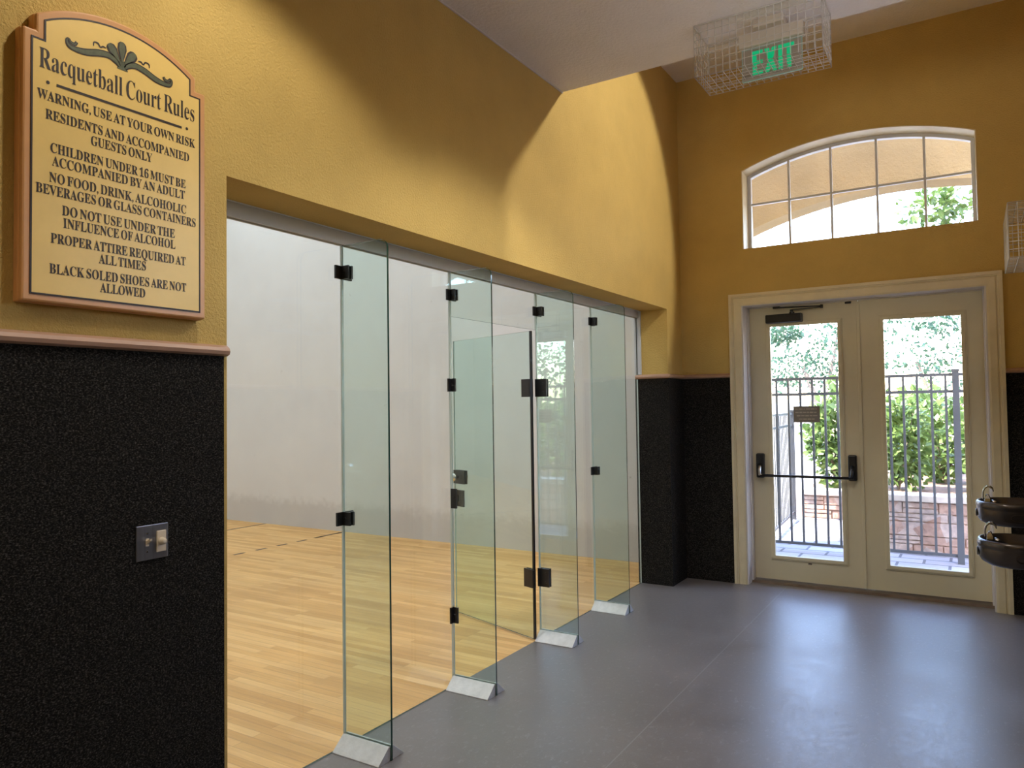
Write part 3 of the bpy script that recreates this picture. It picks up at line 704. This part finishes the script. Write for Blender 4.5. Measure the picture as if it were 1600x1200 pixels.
# ------------------------------------------------------------------ cages and exit sign
def wire_grid(bm, o, u, v, nu, nv, r=.0017):
    o, u, v = Vector(o), Vector(u), Vector(v)
    for i in range(nu + 1): tube(bm, [o + u * (i / nu), o + u * (i / nu) + v], r, 5)
    for j in range(nv + 1): tube(bm, [o + v * (j / nv), o + v * (j / nv) + u], r, 5)
def cage(name, x0, x1, y0, y1, z0, z1, open_face, label, r=.0019, p=.040):
    t = thing(name, label, 'wire cage', ((x0 + x1) / 2, (y0 + y1) / 2, z0))
    nx, ny, nz = round((x1 - x0) / p), round((y1 - y0) / p), round((z1 - z0) / p)
    X, Y, Z = Vector((x1 - x0, 0, 0)), Vector((0, y1 - y0, 0)), Vector((0, 0, z1 - z0)); o = Vector((x0, y0, z0))
    for key, args in {'bottom': (o, X, Y, nx, ny), 'top': (o + Z, X, Y, nx, ny), 'near': (o, X, Z, nx, nz), 'far': (o + Y, X, Z, nx, nz), 'left': (o, Y, Z, ny, nz), 'right': (o + X, Y, Z, ny, nz)}.items():
        if key == open_face: continue
        bm = BM(); wire_grid(bm, *args, r=r); obj('mesh_side', bm, m_cage, t)
    bm = BM()
    if open_face == 'top':
        q = [o + Z, o + Z + X, o + Z + X + Y, o + Z + Y]
    else:
        q = [o + X, o + X + Y, o + X + Y + Z, o + X + Z]
    for a, b in zip(q, q[1:] + q[:1]): tube(bm, [a, b], r * 2.2, 6)
    obj('mounting_rim', bm, m_cage, t)
    return t
cage('wire_cage', 1.030, 1.700, 4.035, 4.320, 3.433, 3.724, 'top', 'wire guard cage hanging from the ceiling around the exit sign')
cage('wire_cage', 2.490, 2.796, 4.75, 5.33, 2.365, 2.660, 'right', 'white wire guard cage high on the wall above the drinking fountains', r=.0024, p=.042)
ex = thing('exit_sign', 'green lit exit sign inside the ceiling cage', 'exit sign', (1.408, 4.22, 3.729))
boxes('canopy', m_housing, ex, (1.325, 1.488, 4.15, 4.29, 3.683, 3.728), bevel=.004)
boxes('housing', m_housing, ex, (1.233, 1.581, 4.195, 4.25, 3.605, 3.683), bevel=.006)
boxes('sign_panel', m_lens, ex, (1.250, 1.566, 4.217, 4.223, 3.421, 3.606))
boxes('panel_edge', m_lensedge, ex, (1.246, 1.250, 4.216, 4.224, 3.418, 3.604), (1.566, 1.570, 4.216, 4.224, 3.418, 3.604), (1.250, 1.566, 4.216, 4.224, 3.416, 3.421), (1.250, 1.566, 4.216, 4.224, 3.596, 3.604))
bm = BM(); st = .022; z0, z1 = 3.447, 3.580; ef = lambda u, v, w: (u, w, v)
def bar(pts): prism(bm, pts, ef, 4.2135, 4.217)
x = 1.305
bar([(x, z0), (x + st, z0), (x + st, z1), (x, z1)])
for zz in (z0, (z0 + z1) / 2 - .008, z1 - .018): bar([(x + st, zz), (x + .056, zz), (x + .056, zz + .018), (x + st, zz + .018)])
x = 1.370
bar([(x, z0), (x + .024, z0), (x + .066, z1), (x + .042, z1)]); bar([(x + .042, z0), (x + .066, z0), (x + .024, z1), (x, z1)])
x = 1.4445
bar([(x, z0), (x + st, z0), (x + st, z1), (x, z1)])
x = 1.4725
bar([(x, z1 - .019), (x + .056, z1 - .019), (x + .056, z1), (x, z1)]); bar([(x + .017, z0), (x + .039, z0), (x + .039, z1 - .019), (x + .017, z1 - .019)])
obj('exit_lettering', bm, m_green, ex)

# ------------------------------------------------------------------ drinking fountains
def fountain(yc, zr, label):
    t = thing('drinking_fountain', label, 'drinking fountain', (XR, yc, zr - .2), 'drinking fountains by the double doors')
    xf, hw = 2.300, .205
    def outl(ins, back=0.0):
        pts = [(XR - back, yc + hw - ins), (XR - back, yc - hw + ins)]
        a, b = .175, hw - ins; cx = xf + .175
        pts += [(cx - (a - ins) * math.cos(s), yc + b * math.sin(s)) for s in [-PI / 2 + PI * k / 24 for k in range(25)]]
        return pts
    bm = BM()
    prof_ = [(.085, -.142, 0), (.045, -.136, 0), (.018, -.120, 0), (.006, -.098, 0), (.003, -.045, 0), (.003, -.036, 0), (.0, -.030, 0), (.0, -.008, 0), (.006, .0, 0), (.016, .002, .02), (.026, -.004, .03), (.05, -.030, .05), (.085, -.050, .08), (.14, -.058, .12)]
    loft(bm, [[(x_, y_, zr + z_) for x_, y_ in outl(i_, b_)] for i_, z_, b_ in prof_])
    obj('basin', bm, m_basin, t, smooth=True)
    # oval panel pressed into each side
    for sd in (-1, 1):
        bm = BM()
        ov = [(2.50 + .028 * math.cos(s), -.078 + .022 * math.sin(s)) for s in [PI / 2 + PI * k / 10 for k in range(11)]] + [(2.76 + .028 * math.cos(s), -.078 + .022 * math.sin(s)) for s in [-PI / 2 + PI * k / 10 for k in range(11)]]
        strip(bm, ov, offset(ov, -.004), lambda u, v, w: (u, yc + sd * (hw - .0035 + w), zr + v), 0, .006)
        obj('side_panel', bm, m_basin, t)
    bm = BM(); lathe(bm, [(1.0, 0), (1.0, .005), (.75, .007)], 20, lambda a, b, h: (xf + .001 - h + .004, yc + a * .036, zr - .076 + b * .024)); obj('push_button', bm, m_black, t, smooth=True)
    # bubbler: stem, nozzle and hooded guard
    bm = BM(); bx, by = xf + .062, yc - .045
    loft(bm, [[(bx + u * w, by + v * w2, zr + h) for u, v in ((-1, -1), (1, -1), (1, 1), (-1, 1))] for w, w2, h in ((.018, .024, -.012), (.017, .022, .016), (.010, .018, .034), (.006, .014, .042))])
    obj('bubbler', bm, m_chrome, t, bevel=.004)
    bm = BM(); rr = [(.030, .0, .018), (.026, .010, .042), (.016, .022, .058), (.0, .030, .062)]
    arc = [(bx + u, zr + v) for u, v in ((-.028, .012), (-.027, .052), (-.019, .078), (-.002, .094), (.016, .094), (.030, .080), (.034, .060), (.028, .060), (.022, .074), (.010, .085), (.000, .084), (-.012, .072), (-.019, .050), (-.020, .012))]
    prism(bm, arc, lambda u, v, w: (u, w, v), by - .026, by + .026); obj('spout_guard', bm, m_chrome, t, bevel=.005)
    bm = BM(); tube(bm, [(bx + .02, by, zr - .004), (bx + .05, by + .01, zr - .012), (bx + .075, by + .02, zr - .03)], [.012, .010, .007], 8); obj('spout', bm, m_chrome, t, smooth=True)
    bm = BM(); prism(bm, [(2.53, zr - .138), (2.80, zr - .138), (2.80, zr - .38), (2.70, zr - .38), (2.58, zr - .18)], lambda u, v, w: (u, w, v), yc - .10, yc + .10); obj('bracket', bm, m_basin, t, bevel=.008)
    return t
fountain(5.42, .992, 'dark metal drinking fountain, the upper and farther of two')
fountain(4.94, .838, 'dark metal drinking fountain, the lower and nearer of two')

# ------------------------------------------------------------------ outdoors
GZ = -0.02
struct(boxes('ground', m_paver, None, (-6, 12, 7.0, 24, -0.2, GZ), (XR + .2, 12, -6, 7.0, -0.2, GZ)))
# porch: beam with a flat arch, two piers, roof slab
bm = BM(); PCX, PR, PT = 1.75, 4.2, 3.755; pz = PT - PR
xs = [-0.75 + 5.0 * i / 40 for i in range(41)]
for a, b in zip(xs, xs[1:]):
    za, zb = pz + math.sqrt(PR ** 2 - (a - PCX) ** 2), pz + math.sqrt(PR ** 2 - (b - PCX) ** 2)
    prism(bm, [(a, za), (b, zb), (b, 5.6), (a, 5.6)], lambda u, v, w: (u, w, v), 8.2, 8.5)
box(bm, -1.35, -0.75, 8.2, 8.5, GZ, 5.6); box(bm, 4.25, 4.85, 8.2, 8.5, GZ, 5.6)
bmesh.ops.remove_doubles(bm, verts=bm.verts, dist=1e-5)
struct(obj('wall_porch', bm, m_stucco), 'tan stucco porch front with a flat arch')
struct(boxes('ceiling_porch', m_stucco, None, (-1.35, 4.85, 7.0, 8.5, 5.5, 5.7)))

def fence(label, p0, p1, ks, z_rails, zt, posts, pw=.011):
    """picket fence from p0 to p1; ks: picket distances along it"""
    p0, p1 = Vector((*p0, 0)), Vector((*p1, 0)); d = (p1 - p0).normalized(); L = (p1 - p0).length; s = Vector((-d.y, d.x, 0))
    t = thing('picket_fence', label, 'fence', (p0.x, p0.y, GZ))
    def obox(bm, a, b, w, z0, z1):
        q = [p0 + d * a - s * w, p0 + d * b - s * w, p0 + d * b + s * w, p0 + d * a + s * w]
        loft(bm, [[(v.x, v.y, z) for v in q] for z in (z0, z1)])
    for z in z_rails:
        bm = BM(); obox(bm, 0, L, .013, z - .015, z + .015); obj('rail', bm, m_fence, t)
    for k in ks:
        bm = BM(); obox(bm, k - pw, k + pw, pw, z_rails[-1], zt); obj('picket', bm, m_fence, t)
    for k in posts:
        bm = BM(); obox(bm, k - .03, k + .03, .03, GZ, zt + .03); obox(bm, k - .036, k + .036, .036, zt + .03, zt + .055); obj('post', bm, m_fence, t)
    return t
FY = 8.66
fence('black picket fence standing across the view outside both doors', (-0.7, FY), (4.2, FY), [.431 + .7 + .1265 * k for k in range(-7, 25) if k != 14], (1.872, 1.703, .06), 1.872, [2.164 + .7, .30 + .02])
fence('lower black picket fence running away outside the left door', (.26, 8.75), (.13, 11.0), [.09 + .126 * k for k in range(18)], (1.46, 1.30, .08), 1.46, [2.2], pw=.006)
tag(boxes('garden_wall', m_pale, None, (-5.0, 0.12, 13.2, 13.4, GZ, 1.62)), 'pale stucco garden wall beyond the lower picket fence', 'wall')

def ledge(name, label, x0, x1, y, depth, ztop, seed):
    """stacked stone wall, every stone a block of the one wall mesh, with cap stones"""
    rnd = random.Random(seed); t = thing(name, label, 'stone wall', ((x0 + x1) / 2, y, GZ))
    bm = BM(); box(bm, x0, x1, y + .03, y + depth, GZ, ztop - .06)
    z = GZ
    while z < ztop - .075:
        h = rnd.choice((.07, .09, .12, .15)); h = min(h, ztop - .065 - z); x = x0
        while x < x1:
            w = rnd.uniform(.16, .42); w = min(w, x1 - x)
            g = .006; dy = rnd.uniform(0, .02)
            if h > .08 and rnd.random() < .35:
                hm = h * rnd.uniform(.4, .6)
                box(bm, x + g, x + w - g, y + dy, y + .04, z + g, z + hm - g); box(bm, x + g, x + w - g, y + dy * .5, y + .04, z + hm + g, z + h - g)
            else:
                box(bm, x + g, x + w - g, y + dy, y + .04, z + g, z + h - g)
            x += w
        z += h
    obj('stonework', bm, m_stone, t, bevel=.008)
    x = x0
    while x < x1 - .01:
        w = min(rnd.uniform(.45, .62), x1 - x)
        boxes('cap_stone', m_cap, t, (x + .004, x + w - .004, y - .03, y + .27, ztop - .075, ztop), bevel=.012); x += w
    return t
ledge('retaining_wall', 'stacked brown stone wall with pale cap outside the right door', 1.40, 4.6, 9.10, .5, .60, 3)
ledge('retaining_wall', 'low stacked stone wall far behind the left door', .18, 1.46, 11.2, .4, .38, 7)
struct(boxes('planting_bed', m_mulch, None, (1.42, 8, 9.37, 14, GZ, .55), (.15, 1.42, 11.5, 16, GZ, .34)))
def leaves(bm_pts, name, n, centre, radii, size, mtl, seed, parent, shell=.55):
    rg = np.random.default_rng(seed)
    d = rg.normal(size=(n, 3)); d /= np.linalg.norm(d, axis=1)[:, None]
    rad = shell + (1 - shell) * rg.random(n) ** .6
    lump = 1 + .22 * np.sin(d[:, 0] * 5 + seed) * np.cos(d[:, 2] * 4 + seed * 2) + .12 * np.sin(d[:, 1] * 9)
    P = d * (rad * lump)[:, None] * np.array(radii) + np.array(centre)
    P[:, 2] = np.maximum(P[:, 2], centre[2] - radii[2])
    ax = rg.normal(size=(n, 3)) + d * .8; ax /= np.linalg.norm(ax, axis=1)[:, None]
    up = rg.normal(size=(n, 3)) * .8 + np.array([0, -.4, .9]); sd = np.cross(ax, up); sd /= np.linalg.norm(sd, axis=1)[:, None] + 1e-9
    s = size * (.6 + .8 * rg.random(n))[:, None]
    nr = np.cross(sd, ax)
    V = np.stack([P, P + ax * s * .5 + sd * s * .30 + nr * s * .06, P + ax * s, P + ax * s * .5 - sd * s * .30 + nr * s * .06], axis=1).reshape(-1, 3)
    V -= np.array(world_loc(parent))
    F = np.arange(4 * n).reshape(-1, 4)
    me = bpy.data.meshes.new(name); me.from_pydata(V.tolist(), [], F.tolist()); me.materials.append(mtl)
    o = bpy.data.objects.new(name, me); C.objects.link(o); o.parent = parent; return o
def shrub(label, x, y, zb, r, h, n, mtl, seed, size=.075):
    t = thing('hedge_shrub', label, 'shrub', (x, y, zb), 'hedge shrubs beyond the fence')
    leaves(None, 'foliage', n, (x, y, zb + h * .5), (r, r * .8, h * .5), size, mtl, seed, t, .35)
    bm = BM(); rnd = random.Random(seed)
    for k in range(5):
        a = rnd.uniform(0, 6.28); tube(bm, [(x, y, zb), (x + r * .3 * math.cos(a), y + r * .25 * math.sin(a), zb + h * .4), (x + r * .6 * math.cos(a), y + r * .5 * math.sin(a), zb + h * .8)], [.016, .010, .004], 5)
    obj('stem', bm, m_bark, t); return t
shrub('leafy hedge shrub behind the stone wall, at the left of the right door pane', 1.52, 10.05, .55, .34, 1.15, 1100, m_leaf_hedge, 11, .11)
shrub('leafy hedge shrub behind the stone wall, at the middle of the right door pane', 1.98, 11.1, .55, .46, 1.15, 1100, m_leaf_hedge, 12, .11)
shrub('leafy hedge shrub behind the stone wall, partly hidden by the fence post', 2.52, 10.05, .55, .34, 1.15, 1100, m_leaf_hedge, 13, .11)
shrub('leafy hedge shrub seen beside the notice in the left door pane', .52, 12.1, .34, .40, 1.5, 1300, m_leaf_hedge, 14, .13)
shrub('leafy hedge shrub at the right edge of the left door pane', 1.60, 12.3, .34, .42, 1.5, 1300, m_leaf_hedge, 15, .13)
shrub('leafy hedge shrub right of the right door pane, seen mirrored in the court glass', 3.30, 10.9, .55, .40, 1.2, 900, m_leaf_hedge, 16, .11)
def tree(label, x, y, crowns, trunk, mtl, seed, n, size, sh=.3):
    t = thing('garden_tree', label, 'tree', (x, y, GZ), 'trees beyond the garden')
    for i, (cx, cy, cz, rx, ry, rz) in enumerate(crowns):
        leaves(None, 'crown', n, (cx, cy, cz), (rx, ry, rz), size, mtl, seed + i, t, sh)
    bm = BM()
    for path, rr in trunk: tube(bm, path, rr, 7)
    obj('trunk', bm, m_bark, t); return t
tree('grey green tree beyond the hedge, in the left door pane', -.5, 17.0, [(-1.0, 17, 2.35, .75, .6, .5), (-.15, 17.2, 2.7, .6, .6, .8), (-1.25, 17.2, 3.15, .45, .5, .22)],
     [([(-.5, 17, GZ), (-.45, 17, 1.4), (-.8, 17, 2.4)], [.09, .07, .04]), ([(-.45, 17, 1.4), (-.2, 17.2, 2.6), (-.1, 17.2, 3.2)], [.05, .04, .02])], m_leaf_tree, 31, 620, .10)
tree('grey green tree beyond the hedge, in the right door pane', 2.0, 14.6, [(1.35, 14.6, 2.6, .75, .7, .65), (2.3, 14.6, 2.2, .8, .7, .45), (1.9, 14.6, 3.0, .5, .5, .3)],
     [([(1.9, 14.6, GZ), (1.8, 14.6, 1.3), (1.5, 14.6, 2.3)], [.07, .05, .03]), ([(1.85, 14.6, 1.3), (2.9, 14.5, 2.2), (2.5, 14.5, 2.6), (2.2, 14.5, 3.0)], [.03, .022, .016, .01])], m_leaf_tree, 41, 430, .085)
tree('bright green tree seen through the arched window at its right end', 3.9, 13.2, [(2.5, 13.2, 4.9, .7, .6, .65), (1.9, 13.2, 4.6, .5, .5, .3)],
     [([(3.9, 13.2, GZ), (3.8, 13.2, 3.0), (2.7, 13.2, 4.7)], [.11, .09, .04])], m_leaf_lime, 51, 260, .14)
tree('leafy tree right of the doors, seen only mirrored in the court glass', 6.6, 16.5, [(6.2, 16.5, 2.6, .7, .7, .7), (7.2, 16.5, 3.0, .65, .7, .8)],
     [([(6.6, 16.5, GZ), (6.6, 16.5, 1.5), (6.3, 16.5, 2.6)], [.09, .07, .04]), ([(6.6, 16.5, 1.5), (7.1, 16.5, 2.9)], [.05, .03])], m_leaf_tree, 61, 520, .12)
